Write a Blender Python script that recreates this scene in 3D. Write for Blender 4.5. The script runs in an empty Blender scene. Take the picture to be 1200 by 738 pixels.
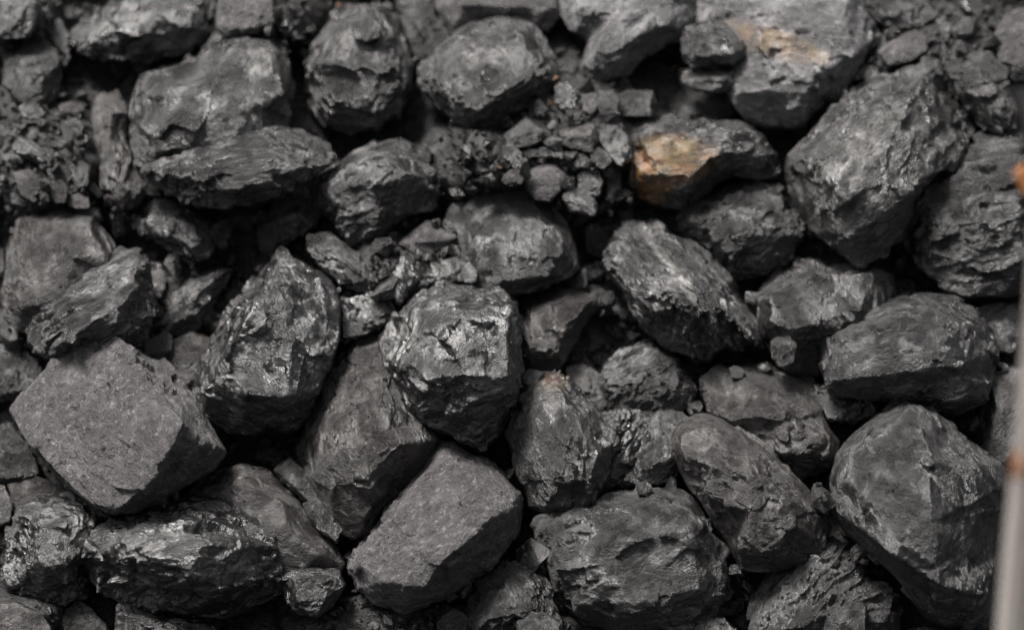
import bpy, bmesh, math, random
import numpy as np
from mathutils import Vector, Matrix
from mathutils.geometry import delaunay_2d_cdt

# ------------------------------------------------------------------ camera
scene = bpy.context.scene
COL = scene.collection
PW, PH = 1200.0, 738.0                    # the drawing grid the lumps are traced on (1 unit is about 1 mm)
PITCH = math.radians(45)                  # camera looks down at the heap
TILT = math.radians(20)                   # heap face against the picture plane
DIST, WIDTH = 2.8, 1.2
CEN = np.array([0.0, 0.0, 0.75])
FWD = np.array([0.0, math.cos(PITCH), -math.sin(PITCH)])
UP = np.array([0.0, math.sin(PITCH), math.cos(PITCH)])
RIGHT = np.array([1.0, 0.0, 0.0])
CAM = CEN - FWD * DIST
NRM = -FWD * math.cos(TILT) + UP * math.sin(TILT)

cam_data = bpy.data.cameras.new('camera')
cam_data.sensor_width = 36.0
cam_data.lens = 36.0 * DIST / WIDTH
cam_data.clip_start = 0.05
cam_data.clip_end = 200.0
cam = bpy.data.objects.new('camera', cam_data)
COL.objects.link(cam)
cam.location = CAM
cam.rotation_euler = (math.pi / 2 - PITCH, 0, 0)
scene.camera = cam
cam_data.dof.use_dof = True
cam_data.dof.aperture_fstop = 1.45
cam_data.dof.aperture_blades = 0

# ------------------------------------------------------------------ sky, sun, exposure
SUN_DIR = Vector((-0.34, 0.30, 0.89)).normalized()
world = bpy.data.worlds.new('World')
scene.world = world
world.use_nodes = True
wn, wl = world.node_tree.nodes, world.node_tree.links
wn.clear()
sky = wn.new('ShaderNodeTexSky')
sky.sky_type = 'NISHITA'
sky.sun_disc = False
sky.sun_elevation = math.asin(SUN_DIR.z)
sky.sun_rotation = math.atan2(SUN_DIR.x, SUN_DIR.y)
sky.air_density = 1.0
sky.dust_density = 10.0
hs = wn.new('ShaderNodeHueSaturation')
hs.inputs['Saturation'].default_value = 0.18      # overcast: grey cloud cover
bg = wn.new('ShaderNodeBackground')
bg.inputs['Strength'].default_value = 0.05
wo = wn.new('ShaderNodeOutputWorld')
wl.new(sky.outputs[0], hs.inputs['Color'])
wl.new(hs.outputs[0], bg.inputs['Color'])
wl.new(bg.outputs[0], wo.inputs['Surface'])

sun_data = bpy.data.lights.new('sun', 'SUN')
sun_data.energy = 3.0
sun_data.angle = math.radians(15)
sun_data.color = (1.0, 0.96, 0.92)
sun = bpy.data.objects.new('sun', sun_data)
COL.objects.link(sun)
sun.rotation_euler = SUN_DIR.to_track_quat('Z', 'Y').to_euler()
sun.location = (0, 0, 4)

scene.view_settings.view_transform = 'Standard'
scene.view_settings.look = 'None'
scene.view_settings.gamma = 1.0
scene.view_settings.use_curve_mapping = False
scene.view_settings.exposure = 1.14
scene.cycles.max_bounces = 4
scene.cycles.use_adaptive_sampling = False
scene.cycles.sampling_pattern = 'BLUE_NOISE'
scene.cycles.sample_clamp_direct = 6.0
scene.cycles.sample_clamp_indirect = 2.0
scene.cycles.use_denoising = True
scene.cycles.denoising_prefilter = 'NONE'
scene.cycles.denoising_input_passes = 'RGB_ALBEDO_NORMAL'

# ------------------------------------------------------------------ mapping of the drawing grid to the heap
def to_world(p):
    """p[:, (u, v, w)] in millimetres on the heap face (w is the height off the face) -> metres."""
    p = np.asarray(p, dtype=np.float64)
    s = WIDTH / PW / DIST
    d = FWD[None, :] + RIGHT[None, :] * ((p[:, 0:1] - PW / 2) * s) - UP[None, :] * ((p[:, 1:2] - PH / 2) * s)
    t = ((CEN - CAM) @ NRM) / (d @ NRM)
    base = CAM[None, :] + d * t[:, None]
    dn = d / np.linalg.norm(d, axis=1)[:, None]
    return base - dn * (p[:, 2:3] * s * t[:, None])

foc = to_world([[560, 530, 2]])[0]
cam_data.dof.focus_distance = float((foc - CAM) @ FWD)

# ------------------------------------------------------------------ noise in numpy
def _hash(ix, iy, iz, seed):
    h = (ix.astype(np.uint32) * np.uint32(374761393) + iy.astype(np.uint32) * np.uint32(668265263)
         + iz.astype(np.uint32) * np.uint32(2147483647) + np.uint32((seed * 974634777 + 12345) & 0xffffffff))
    h = (h ^ (h >> np.uint32(13))) * np.uint32(1274126177)
    h = (h ^ (h >> np.uint32(16))) * np.uint32(2246822519)
    return h ^ (h >> np.uint32(15))

def _unit(h):
    return (h & np.uint32(0xffffff)).astype(np.float32) / np.float32(16777216.0)

def vnoise(p, seed):
    f = np.floor(p); i = f.astype(np.int64); t = (p - f).astype(np.float32)
    t = t * t * (3 - 2 * t)
    out = 0
    for dx in (0, 1):
        wx = t[:, 0] if dx else 1 - t[:, 0]
        for dy in (0, 1):
            wy = t[:, 1] if dy else 1 - t[:, 1]
            for dz in (0, 1):
                wz = t[:, 2] if dz else 1 - t[:, 2]
                out = out + wx * wy * wz * _unit(_hash(i[:, 0] + dx, i[:, 1] + dy, i[:, 2] + dz, seed))
    return out * 2 - 1

def fbm(p, seed, octaves=3, gain=0.5):
    a, out = 1.0, 0
    for k in range(octaves):
        out = out + a * vnoise(p, seed + k * 17)
        p = p * 2.03 + 7.1
        a *= gain
    return out

def vec_noise(p, seed):
    return np.stack([vnoise(p, seed), vnoise(p + 31.7, seed + 5), vnoise(p - 17.3, seed + 9)], axis=1)

def facets(p, seed, slope=1.0, step=0.25):
    """Broken-face relief: every cell of space is one flat tilted chip."""
    f = np.floor(p).astype(np.int64)
    best = np.full(len(p), 1e9, np.float32)
    out = np.zeros(len(p), np.float32)
    for dx in (-1, 0, 1):
        for dy in (-1, 0, 1):
            for dz in (-1, 0, 1):
                c = f + np.array([dx, dy, dz])
                h = _hash(c[:, 0], c[:, 1], c[:, 2], seed)
                r1 = _unit(h); r2 = _unit(h * np.uint32(747796405) + np.uint32(1))
                r3 = _unit(h * np.uint32(277803737) + np.uint32(7)); r4 = _unit(h * np.uint32(3266489917) + np.uint32(3))
                v = (p - c).astype(np.float32) - np.stack([r1, r2, r3], axis=1)
                d = (v * v).sum(1)
                m = d < best
                best = np.where(m, d, best)
                val = slope * (v[:, 0] * (r2 * 2 - 1) + v[:, 1] * (r3 * 2 - 1) + v[:, 2] * (r1 * 2 - 1)) + step * (r4 * 2 - 1)
                out = np.where(m, val, out)
    return out

def scallops(p, seed):
    """Shell-like fracture: shallow bowls that meet in sharp edges (0 at a bowl's middle, about 1 on the edges)."""
    f = np.floor(p).astype(np.int64)
    best = np.full(len(p), 1e9, np.float32)
    for dx in (-1, 0, 1):
        for dy in (-1, 0, 1):
            for dz in (-1, 0, 1):
                c = f + np.array([dx, dy, dz])
                h = _hash(c[:, 0], c[:, 1], c[:, 2], seed)
                r1 = _unit(h); r2 = _unit(h * np.uint32(747796405) + np.uint32(1)); r3 = _unit(h * np.uint32(277803737) + np.uint32(7))
                v = (p - c).astype(np.float32) - np.stack([r1, r2, r3], axis=1)
                best = np.minimum(best, (v * v).sum(1) + 0.25 * r2)
    return best

# ------------------------------------------------------------------ materials
def coal_material(name, dark, light, rough=(0.35, 0.6), bump=0.6, grain=1.0, lam=0.0, spec=0.5, chips=0.4, fineb=0.6, cloud=1.0):
    m = bpy.data.materials.new(name)
    m.use_nodes = True
    n, l = m.node_tree.nodes, m.node_tree.links
    bsdf = n['Principled BSDF']
    tc = n.new('ShaderNodeTexCoord')
    oi = n.new('ShaderNodeObjectInfo')
    mul = n.new('ShaderNodeMath'); mul.operation = 'MULTIPLY'; mul.inputs[1].default_value = 37.0
    l.new(oi.outputs['Random'], mul.inputs[0])
    add = n.new('ShaderNodeVectorMath'); add.operation = 'ADD'
    l.new(tc.outputs['Object'], add.inputs[0]); l.new(mul.outputs[0], add.inputs[1])
    P = add.outputs[0]

    def noise(scale, detail=4, r=0.6, vec=P, dist=0.0):
        t = n.new('ShaderNodeTexNoise')
        t.inputs['Scale'].default_value = scale; t.inputs['Detail'].default_value = detail
        t.inputs['Roughness'].default_value = r; t.inputs['Distortion'].default_value = dist
        l.new(vec, t.inputs['Vector'])
        return t.outputs['Fac']

    def ramp(src, a, b, lo=0.0, hi=1.0):
        r = n.new('ShaderNodeMapRange')
        r.inputs['From Min'].default_value = a; r.inputs['From Max'].default_value = b
        r.inputs['To Min'].default_value = lo; r.inputs['To Max'].default_value = hi
        l.new(src, r.inputs['Value'])
        return r.outputs[0]

    def mix(fac, a, b):
        x = n.new('ShaderNodeMix'); x.data_type = 'RGBA'
        for sock, val in ((x.inputs['Factor'], fac), (x.inputs['A'], a), (x.inputs['B'], b)):
            if isinstance(val, tuple): sock.default_value = (*val, 1)
            elif isinstance(val, float): sock.default_value = val
            else: l.new(val, sock)
        return x.outputs['Result']

    def math2(op, a, b):
        x = n.new('ShaderNodeMath'); x.operation = op
        for sock, val in ((x.inputs[0], a), (x.inputs[1], b)):
            if isinstance(val, (int, float)): sock.default_value = val
            else: l.new(val, sock)
        return x.outputs[0]

    # bedding: local Z is squeezed so that grain runs along the layers
    st = n.new('ShaderNodeVectorMath'); st.operation = 'MULTIPLY'
    k = 1.0 + lam * 6
    st.inputs[1].default_value = (1, 1, k)
    l.new(P, st.inputs[0])
    PB = st.outputs[0]
    patch = noise(14, 3, 0.6, P)
    mott = noise(60 * grain, 6, 0.75, PB)
    fleck = noise(130 * grain, 4, 0.75, PB)
    c = mix(ramp(math2('ADD', math2('MULTIPLY', mott, 1 - 0.2 * cloud), math2('MULTIPLY', patch, 0.2 * cloud)), 0.36, 0.66), dark, light)
    c = mix(ramp(fleck, 0.54, 0.66, 0.0, 0.9), c, tuple(min(1, x * 2.0) for x in light))
    at = n.new('ShaderNodeAttribute'); at.attribute_name = 'stain'
    st_n = ramp(noise(55, 5, 0.7, P), 0.30, 0.58)
    stain_col = mix(ramp(noise(30, 3, 0.6, P), 0.4, 0.6), (0.36, 0.165, 0.045), (0.33, 0.225, 0.085))
    c = mix(math2('MULTIPLY', math2('MULTIPLY', at.outputs['Fac'], st_n), 0.62), c, stain_col)
    ap = n.new('ShaderNodeAttribute'); ap.attribute_name = 'pale'
    pn = ramp(noise(45, 4, 0.7, PB), 0.4, 0.62)
    pale = math2('MULTIPLY', ap.outputs['Fac'], pn)
    c = mix(pale, c, (0.26, 0.255, 0.245))  # pale faces and, for streaks, lit gloss put into the colour
    l.new(c, bsdf.inputs['Base Color'])
    # gloss varies from patch to patch
    rg = ramp(math2('ADD', math2('MULTIPLY', patch, 0.7 * cloud), math2('MULTIPLY', mott, 1 - 0.7 * cloud)), 0.38, 0.62, rough[1], rough[0])
    bsdf.inputs['IOR'].default_value = 1.9
    bsdf.inputs['Specular IOR Level'].default_value = spec * 0.65
    # relief: flat chips (each cell of a warped cell pattern is one tilted face) and fine broken grain
    def vmath(op, a, b=None, scale=None):
        x = n.new('ShaderNodeVectorMath'); x.operation = op
        l.new(a, x.inputs[0])
        if isinstance(b, tuple): x.inputs[1].default_value = b
        elif b is not None: l.new(b, x.inputs[1])
        if scale is not None:
            if isinstance(scale, float): x.inputs['Scale'].default_value = scale
            else: l.new(scale, x.inputs['Scale'])
        return x.outputs[0]
    nz = n.new('ShaderNodeTexNoise'); nz.inputs['Scale'].default_value = 70; nz.inputs['Detail'].default_value = 3
    l.new(PB, nz.inputs['Vector'])
    warped = vmath('ADD', PB, vmath('SCALE', nz.outputs['Color'], scale=0.007))
    gm = n.new('ShaderNodeNewGeometry')
    nrm = gm.outputs['Normal']
    mask = ramp(noise(26, 3, 0.6, P), 0.38, 0.6, 1.0 - 0.65 * cloud, 1.0)
    for sc, kk in ((34.0 * grain, 1.1), (80.0 * grain, 1.1)):
        vo = n.new('ShaderNodeTexVoronoi'); vo.feature = 'F1'; vo.inputs['Scale'].default_value = sc
        l.new(warped, vo.inputs['Vector'])
        off = vmath('SUBTRACT', vo.outputs['Color'], (0.5, 0.5, 0.5))
        nrm = vmath('ADD', nrm, vmath('SCALE', vmath('SCALE', off, scale=chips * kk), scale=mask))
    nrm = vmath('NORMALIZE', nrm)
    sep = n.new('ShaderNodeSeparateColor'); l.new(vo.outputs['Color'], sep.inputs[0])
    rg2 = math2('ADD', rg, ramp(sep.outputs[0], 0.0, 1.0, -0.10, 0.14))
    l.new(rg2, bsdf.inputs['Roughness'])
    fine = noise(120 * grain, 6, 0.72, PB)
    wide = noise(42 * grain, 5, 0.62, PB)
    crack = n.new('ShaderNodeTexVoronoi'); crack.feature = 'DISTANCE_TO_EDGE'; crack.inputs['Scale'].default_value = 40 * grain
    l.new(warped, crack.inputs['Vector'])
    ck = math2('MULTIPLY', ramp(crack.outputs['Distance'], 0.0, 0.05), ramp(noise(22, 2, 0.5, P), 0.52, 0.66, 0.0, 0.22))
    h = math2('ADD', ck, math2('ADD', math2('MULTIPLY', fine, fineb * 1.4), math2('MULTIPLY', wide, 1.1)))
    b = n.new('ShaderNodeBump')
    l.new(ramp(noise(24, 4, 0.6, P), 0.42, 0.6, bump * (1.0 - 0.5 * cloud), bump * 1.1), b.inputs['Strength'])
    b.inputs['Distance'].default_value = 0.013
    l.new(h, b.inputs['Height'])
    l.new(nrm, b.inputs['Normal'])
    l.new(b.outputs[0], bsdf.inputs['Normal'])
    return m

MATS = {
    'mid':   coal_material('coal_grey', (0.0030, 0.0027, 0.0027), (0.0160, 0.0144, 0.0143), (0.26, 0.52), 0.75, 1.0, 0.08, 0.85, 0.52, 0.95),
    'dusty': coal_material('coal_dusty', (0.019, 0.0172, 0.0176), (0.108, 0.0988, 0.1006), (0.40, 0.60), 0.8, 1.0, 0.05, 0.7, 0.34, 1.0, 0.3),
    'gloss': coal_material('coal_glossy', (0.0026, 0.0024, 0.0025), (0.0135, 0.0125, 0.0127), (0.23, 0.44), 0.65, 0.75, 0.2, 0.85, 0.66, 0.6),
    'brown': coal_material('coal_brownish', (0.0062, 0.0048, 0.0045), (0.0215, 0.0171, 0.0160), (0.36, 0.56), 0.75, 1.1, 0.1, 0.7, 0.42, 0.9),
    'slate': coal_material('coal_layered', (0.0028, 0.0026, 0.0026), (0.0180, 0.0167, 0.0168), (0.23, 0.48), 0.75, 1.0, 0.45, 0.85, 0.54, 0.9),
    'pale':  coal_material('shale_pale', (0.042, 0.041, 0.042), (0.155, 0.152, 0.155), (0.36, 0.54), 0.8, 0.9, 0.15, 0.65, 0.45, 0.9),
    'dark':  coal_material('coal_dark', (0.0028, 0.0026, 0.0026), (0.011, 0.0103, 0.0103), (0.38, 0.56), 0.75, 1.0, 0.1, 0.6, 0.45, 0.9),
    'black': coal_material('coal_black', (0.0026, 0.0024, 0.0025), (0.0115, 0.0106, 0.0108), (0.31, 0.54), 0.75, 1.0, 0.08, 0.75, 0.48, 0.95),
    'grit':  coal_material('coal_grit', (0.0028, 0.0026, 0.0026), (0.011, 0.0103, 0.0103), (0.42, 0.60), 0.6, 1.0, 0.1, 0.45, 0.2, 0.8),
}

# ------------------------------------------------------------------ heap face under the lumps, with the height map the lumps are laid on
CELL = 3.0
U0, V0 = -300.0, -300.0
NX, NY = int(1800 / CELL), int(1400 / CELL)
RUBBLE_BEDS = [(660, 160, 110, 85, 50), (50, 190, 80, 75, 45), (470, 320, 75, 70, 42), (1110, 70, 110, 80, 30), (300, 20, 70, 45, 32),
               (20, 20, 50, 50, 25), (520, 730, 190, 40, 20), (540, 190, 60, 50, 34), (20, 720, 60, 30, 20)]

def heap_base(u, v):
    out = np.full(u.shape, -150.0)
    for (cx, cy, rx, ry, a) in RUBBLE_BEDS:
        out = out + (a + 50) * np.exp(-(((u - cx) / rx) ** 2 + ((v - cy) / ry) ** 2) ** 2)
    return out

def heap_height(u, v):
    p = np.stack([u, v, np.zeros_like(u)], axis=1)
    q = p + 14 * vec_noise(p / 30, 91)
    off = np.maximum.reduce([np.zeros_like(u), (0 - u) / 60, (u - PW) / 60, (0 - v) / 60, (v - PH) / 60])
    off = np.clip(off, 0, 1)
    h = heap_base(u, v) + (16 + 24 * off) * facets(q / 62, 7, 1.1, 0.25) + 9 * (scallops(q / 26, 8) - 0.4) + 3 * (scallops(q / 12, 18) - 0.4) + 1.5 * fbm(p / 7, 3)
    return h + off * 55

gu, gv = np.meshgrid(U0 + (np.arange(NX) + 0.5) * CELL, V0 + (np.arange(NY) + 0.5) * CELL, indexing='ij')
HMAP = heap_height(gu.ravel(), gv.ravel()).reshape(NX, NY)

def cells(p):
    i = np.clip(((p[:, 0] - U0) / CELL).astype(int), 0, NX - 1)
    j = np.clip(((p[:, 1] - V0) / CELL).astype(int), 0, NY - 1)
    return i * NY + j

def new_object(name, mesh, mat):
    o = bpy.data.objects.new(name, mesh)
    COL.objects.link(o)
    if mat is not None and not mesh.materials:
        mesh.materials.append(mat)
    return o

def build_heap_face():
    us = np.concatenate([np.arange(-620, -40, 16.0), np.arange(-40, 1240, 4.0), np.arange(1240, 1830, 16.0)])
    vs = np.concatenate([np.arange(-520, -40, 16.0), np.arange(-40, 780, 4.0), np.arange(780, 1700, 16.0)])
    a, b = np.meshgrid(us, vs, indexing='ij')
    u, v = a.ravel(), b.ravel()
    w = heap_height(u, v)
    P = to_world(np.stack([u, v, w], axis=1))
    nu, nv = len(us), len(vs)
    idx = np.arange(nu * nv).reshape(nu, nv)
    f = np.stack([idx[:-1, :-1], idx[:-1, 1:], idx[1:, 1:], idx[1:, :-1]], axis=-1).reshape(-1, 4)
    me = bpy.data.meshes.new('coal_heap')
    me.from_pydata(P.tolist(), [], f.tolist())
    o = new_object('coal_heap', me, MATS['grit'])
    o['kind'] = 'structure'
    o['label'] = 'dark sloping face of the coal heap under the lumps'
    return o
build_heap_face()

# ------------------------------------------------------------------ a lump of coal from its faces and edges
tmp_mesh_count = 0
def voxel_mesh(verts, faces, size):
    me = bpy.data.meshes.new('coarse')
    me.from_pydata(verts, [], faces)
    bm = bmesh.new(); bm.from_mesh(me)
    bmesh.ops.remove_doubles(bm, verts=bm.verts, dist=0.01)
    bmesh.ops.recalc_face_normals(bm, faces=bm.faces)
    bm.to_mesh(me); bm.free()
    o = bpy.data.objects.new('coarse', me)
    COL.objects.link(o)
    md = o.modifiers.new('r', 'REMESH'); md.mode = 'VOXEL'; md.voxel_size = size
    dg = bpy.context.evaluated_depsgraph_get()
    out = bpy.data.meshes.new_from_object(o.evaluated_get(dg))
    bpy.data.objects.remove(o); bpy.data.meshes.remove(me)
    return out

def coords(me):
    a = np.empty(len(me.vertices) * 3, np.float32); me.vertices.foreach_get('co', a)
    return a.reshape(-1, 3)

def set_coords(me, p):
    me.vertices.foreach_set('co', np.ascontiguousarray(p, np.float32).ravel()); me.update()

def normals(me):
    a = np.empty(len(me.vertices) * 3, np.float32); me.vertices.foreach_get('normal', a)
    return a.reshape(-1, 3)

def smooth(me, p, n, k=0.5):
    e = np.empty(len(me.edges) * 2, np.int32); me.edges.foreach_get('vertices', e); e = e.reshape(-1, 2)
    deg = np.bincount(e.ravel(), minlength=len(p)).astype(np.float32)[:, None]
    for _ in range(n):
        s = np.stack([np.bincount(e[:, 0], p[e[:, 1], c], len(p)) + np.bincount(e[:, 1], p[e[:, 0], c], len(p)) for c in range(3)], 1)
        p = p + k * (s / deg - p)
    return p

LUMPS = {}
COVER = np.zeros((NX, NY), bool)
WS = 1.4
def lump(key, label, outline, ridges=(), mat='mid', T=None, ring=0.60, inset=0.06, soft=1, skip=0.24, edge=0.22, cuts=None, amp=1.0, lam=None, lamk=2.6,
         back=0.55, lift=0.0, vox=None, stain=(), pale=(), name='coal_lump', cat='coal lump', group=None, cells_=(0.42, 0.18, 0.075), tiltu=0.0, tiltv=0.0):
    seed = sum(ord(c) * (i + 3) for i, c in enumerate(key)) % 997
    rnd = random.Random(seed)
    OW = [(p[2] * WS if len(p) > 2 else 0.0) for p in outline]
    O = np.array([p[:2] for p in outline], float)
    c = O.mean(0)
    ext = O.max(0) - O.min(0)
    S = float(min(ext)) * 0.7 + float(max(ext)) * 0.3
    area = 0.5 * abs(np.dot(O[:, 0], np.roll(O[:, 1], 1)) - np.dot(O[:, 1], np.roll(O[:, 0], 1)))
    W = min(S, math.sqrt(area))
    if T is None: T = 0.38 * W
    if not ridges:
        ridges = [[(c[0] + rnd.uniform(-.12, .12) * ext[0], c[1] + rnd.uniform(-.05, .2) * ext[1], T)]]
    ridges = [[(p[0], p[1], p[2] * WS) for p in r] for r in ridges]
    rp = [(p[0], p[1], p[2]) for r in ridges for p in r]
    RP = np.array(rp)
    V = [(x, y) for x, y in O]; Wt = []
    for (x, y), ow in zip(O, OW):
        g = 1 / (np.hypot(RP[:, 0] - x, RP[:, 1] - y) + 5) ** 2
        Wt.append(ow if ow > 0 else edge * float((g * RP[:, 2]).sum() / g.sum()))
    E = []
    # blunt shoulder a little inside the outline
    for (x, y), ow in zip(O, OW):
        if ow > 0: continue
        q = np.array([x, y]) + inset * (c - np.array([x, y]))
        d = np.hypot(RP[:, 0] - q[0], RP[:, 1] - q[1])
        near = d.min()
        for r in ridges:
            for g, h2 in zip(r, r[1:]):
                ax, ay = g[0], g[1]; bx, by = h2[0] - ax, h2[1] - ay
                tt = min(1, max(0, ((q[0] - ax) * bx + (q[1] - ay) * by) / (bx * bx + by * by + 1e-9)))
                near = min(near, math.hypot(q[0] - ax - tt * bx, q[1] - ay - tt * by))
        if near < skip * W + 2: continue
        wgt = 1 / (d + 5) ** 2
        V.append((q[0], q[1])); Wt.append(float(ring * (wgt * RP[:, 2]).sum() / wgt.sum() * rnd.uniform(0.92, 1.08)))
    for r in ridges:
        last = None
        for (x, y, w) in r:
            V.append((x, y)); Wt.append(w)
            if last is not None: E.append((last, len(V) - 1))
            last = len(V) - 1
    res = delaunay_2d_cdt([Vector(v) for v in V], E, [list(range(len(O)))], 1, 0.01)
    vs, fs, orig = res[0], res[2], res[3]
    pts = []
    Va = np.array(V); Wa = np.array(Wt)
    for v, o in zip(vs, orig):
        if o: pts.append((v.x, v.y, Wt[o[0]]))
        else:
            d = np.hypot(Va[:, 0] - v.x, Va[:, 1] - v.y); k = np.argsort(d)[:3]; g = 1 / (d[k] + 1)
            pts.append((v.x, v.y, float((g * Wa[k]).sum() / g.sum())))
    count = {}
    for f in fs:
        for a, b in zip(f, f[1:] + f[:1]): count[(a, b)] = 1
    nxt = {a: b for (a, b) in count if (b, a) not in count}
    start = next(iter(nxt)); loop = [start]
    while nxt[loop[-1]] != start and len(loop) < 500: loop.append(nxt[loop[-1]])
    faces = [tuple(f) for f in fs]
    B = back * W
    prev = loop
    for (sh, dep) in ((1.0, -0.22 * B), (0.86, -0.62 * B), (0.5, -0.95 * B)):
        cur = []
        for i in loop:
            x, y, _ = pts[i]
            pts.append((c[0] + (x - c[0]) * sh * (1 if sh == 1.0 else rnd.uniform(.93, 1.04)), c[1] + (y - c[1]) * sh * (1 if sh == 1.0 else rnd.uniform(.93, 1.04)), dep * rnd.uniform(.85, 1.1)))
            cur.append(len(pts) - 1)
        for k in range(len(loop)):
            a, b = prev[k], prev[(k + 1) % len(loop)]; a2, b2 = cur[k], cur[(k + 1) % len(loop)]
            faces.append((b, a, a2)); faces.append((b, a2, b2))
        prev = cur
    pts.append((c[0], c[1], -B)); t = len(pts) - 1
    for k in range(len(loop)): faces.append((prev[(k + 1) % len(loop)], prev[k], t))
    if tiltu or tiltv:
        pts = [(x, y, w + tiltu * (x - c[0]) + tiltv * (y - c[1])) for x, y, w in pts]
    if vox is None:
        vox = max(1.3, min(2.3, W / 80))
        if c[1] < 230: vox *= 1.3
    ctr = np.array([c[0], c[1], 0.0])
    me = voxel_mesh([(x - c[0], y - c[1], w) for x, y, w in pts], faces, vox)
    p = coords(me).astype(np.float64)
    for _ in range(4):                      # takes the voxel steps out and keeps the edges
        p = smooth(me, p, 1, 0.6); p = smooth(me, p, 1, -0.62)
    p = smooth(me, p, soft)
    # flat broken planes
    ncut = (5 if soft <= 2 and W > 60 else 0) if cuts is None else cuts
    for _ in range(ncut):
        az = rnd.uniform(0, 2 * math.pi); wz = rnd.uniform(0.35, 0.85); rxy = math.sqrt(1 - wz * wz)
        nv = np.array([math.cos(az) * rxy, math.sin(az) * rxy, wz])
        sp = p @ nv
        cut = sp.max() - rnd.uniform(0.06, 0.13) * W
        p = p - np.outer(np.maximum(sp - cut, 0) * 0.96, nv)
    # the bedding normal
    if lam is not None:
        a = math.radians(lam)
        bn = np.array([-math.sin(a), math.cos(a), 0.35]); bn /= np.linalg.norm(bn)
    else:
        v = np.array([rnd.uniform(-1, 1), rnd.uniform(-1, 1), rnd.uniform(-1, 1)]); bn = v / np.linalg.norm(v)
    set_coords(me, p); nn = normals(me)
    q = p + 0.06 * W * vec_noise(p / (0.30 * W), seed)
    q = q + 1.2 * vec_noise(p / 7.0, seed + 4)
    if lam is not None:
        q = q + np.outer(q @ bn, bn) * (lamk - 1)
    c1, c2, c3 = cells_
    amp = amp if amp < 1.1 else 1.1 + (amp - 1.1) * 0.3
    rough_mask = np.clip(2.2 * vnoise(p / (0.42 * W), seed + 11) + 0.22 + 0.25 * (amp - 1), 0.07, 1.05)
    d = 0.035 * W * (scallops(q / (c1 * W), seed + 1) - 0.4)
    d = d + 0.085 * c1 * W * facets(q / (c1 * 0.8 * W), seed + 21, 1.0, 0.16)
    c2w = max(c2 * W, 9.0); c3w = max(c3 * W, 5.5)
    d = d + rough_mask * (0.08 * c2w * (scallops(q / c2w, seed + 2) - 0.4) + 0.24 * c2w * facets(q / c2w, seed + 22, 1.15, 0.10))
    d = d + rough_mask * (0.08 * c3w * (scallops(q / c3w, seed + 3) - 0.4) + 0.15 * c3w * facets(q / c3w, seed + 23, 1.25, 0.06))
    d = d + 0.55 * fbm(p / 5.0, seed + 6, 2) + 0.5 * fbm(p / 11.0, seed + 16, 2)
    p = p + nn * (amp * d)[:, None]
    p = smooth(me, p, 1, 0.3)
    # lay it on the heap: in front of what it covers, resting on what is below
    P = p + ctr
    cid = cells(P)
    F = np.full(NX * NY, -1e9); np.maximum.at(F, cid, p[:, 2])
    Bk = np.full(NX * NY, 1e9); np.minimum.at(Bk, cid, p[:, 2])
    used = np.where(F > -1e8)[0]
    H = HMAP.ravel()
    vis = np.percentile(H[used] - F[used], 93)
    con = np.percentile(H[used] - Bk[used], 45)
    w0 = max(vis + 2, con - 6) + lift
    P[:, 2] += w0
    COVER.ravel()[used] = True
    HMAP.ravel()[used] = np.maximum(H[used], F[used] + w0)
    LUMPS[key] = dict(w=w0, T=T, W=W, n=len(p))
    # attributes before the move
    def blobs(lst):
        out = np.zeros(len(P), np.float32)
        for (x, y, rx, ry, ang, s) in lst:
            a = math.radians(ang); dx, dy = P[:, 0] - x, P[:, 1] - y
            uu = (dx * math.cos(a) + dy * math.sin(a)) / rx; vv = (-dx * math.sin(a) + dy * math.cos(a)) / ry
            out = np.maximum(out, s * np.clip(1.5 - 1.5 * (uu * uu + vv * vv), 0, 1))
        return out
    for nm, lst in (('stain', stain), ('pale', pale)):
        if lst:
            at = me.attributes.new(nm, 'FLOAT', 'POINT'); at.data.foreach_set('value', blobs(lst))
    X = to_world(P)
    org = X.mean(0)
    # local axes: Z is the bedding normal
    z = -UP * bn[1] + RIGHT * bn[0] - FWD * bn[2]
    Rm = Vector(z).to_track_quat('Z', 'Y').to_matrix()
    R3 = np.array(Rm)
    set_coords(me, (X - org) @ R3)
    me.polygons.foreach_set('use_smooth', np.ones(len(me.polygons), bool))
    me.name = name
    # the drawing grid has v downwards: turn the faces the right way round
    o = bpy.data.objects.new(name, me)
    COL.objects.link(o)
    me.materials.clear(); me.materials.append(MATS[mat])
    o.matrix_world = Matrix.Translation(Vector(org)) @ Rm.to_4x4()
    o['label'] = label; o['category'] = cat
    if group: o['group'] = group
    return o

def fix_winding(o):
    bm = bmesh.new(); bm.from_mesh(o.data)
    if bm.calc_volume(signed=True) < 0:
        bmesh.ops.reverse_faces(bm, faces=bm.faces)
        bm.to_mesh(o.data)
    bm.free()

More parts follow.
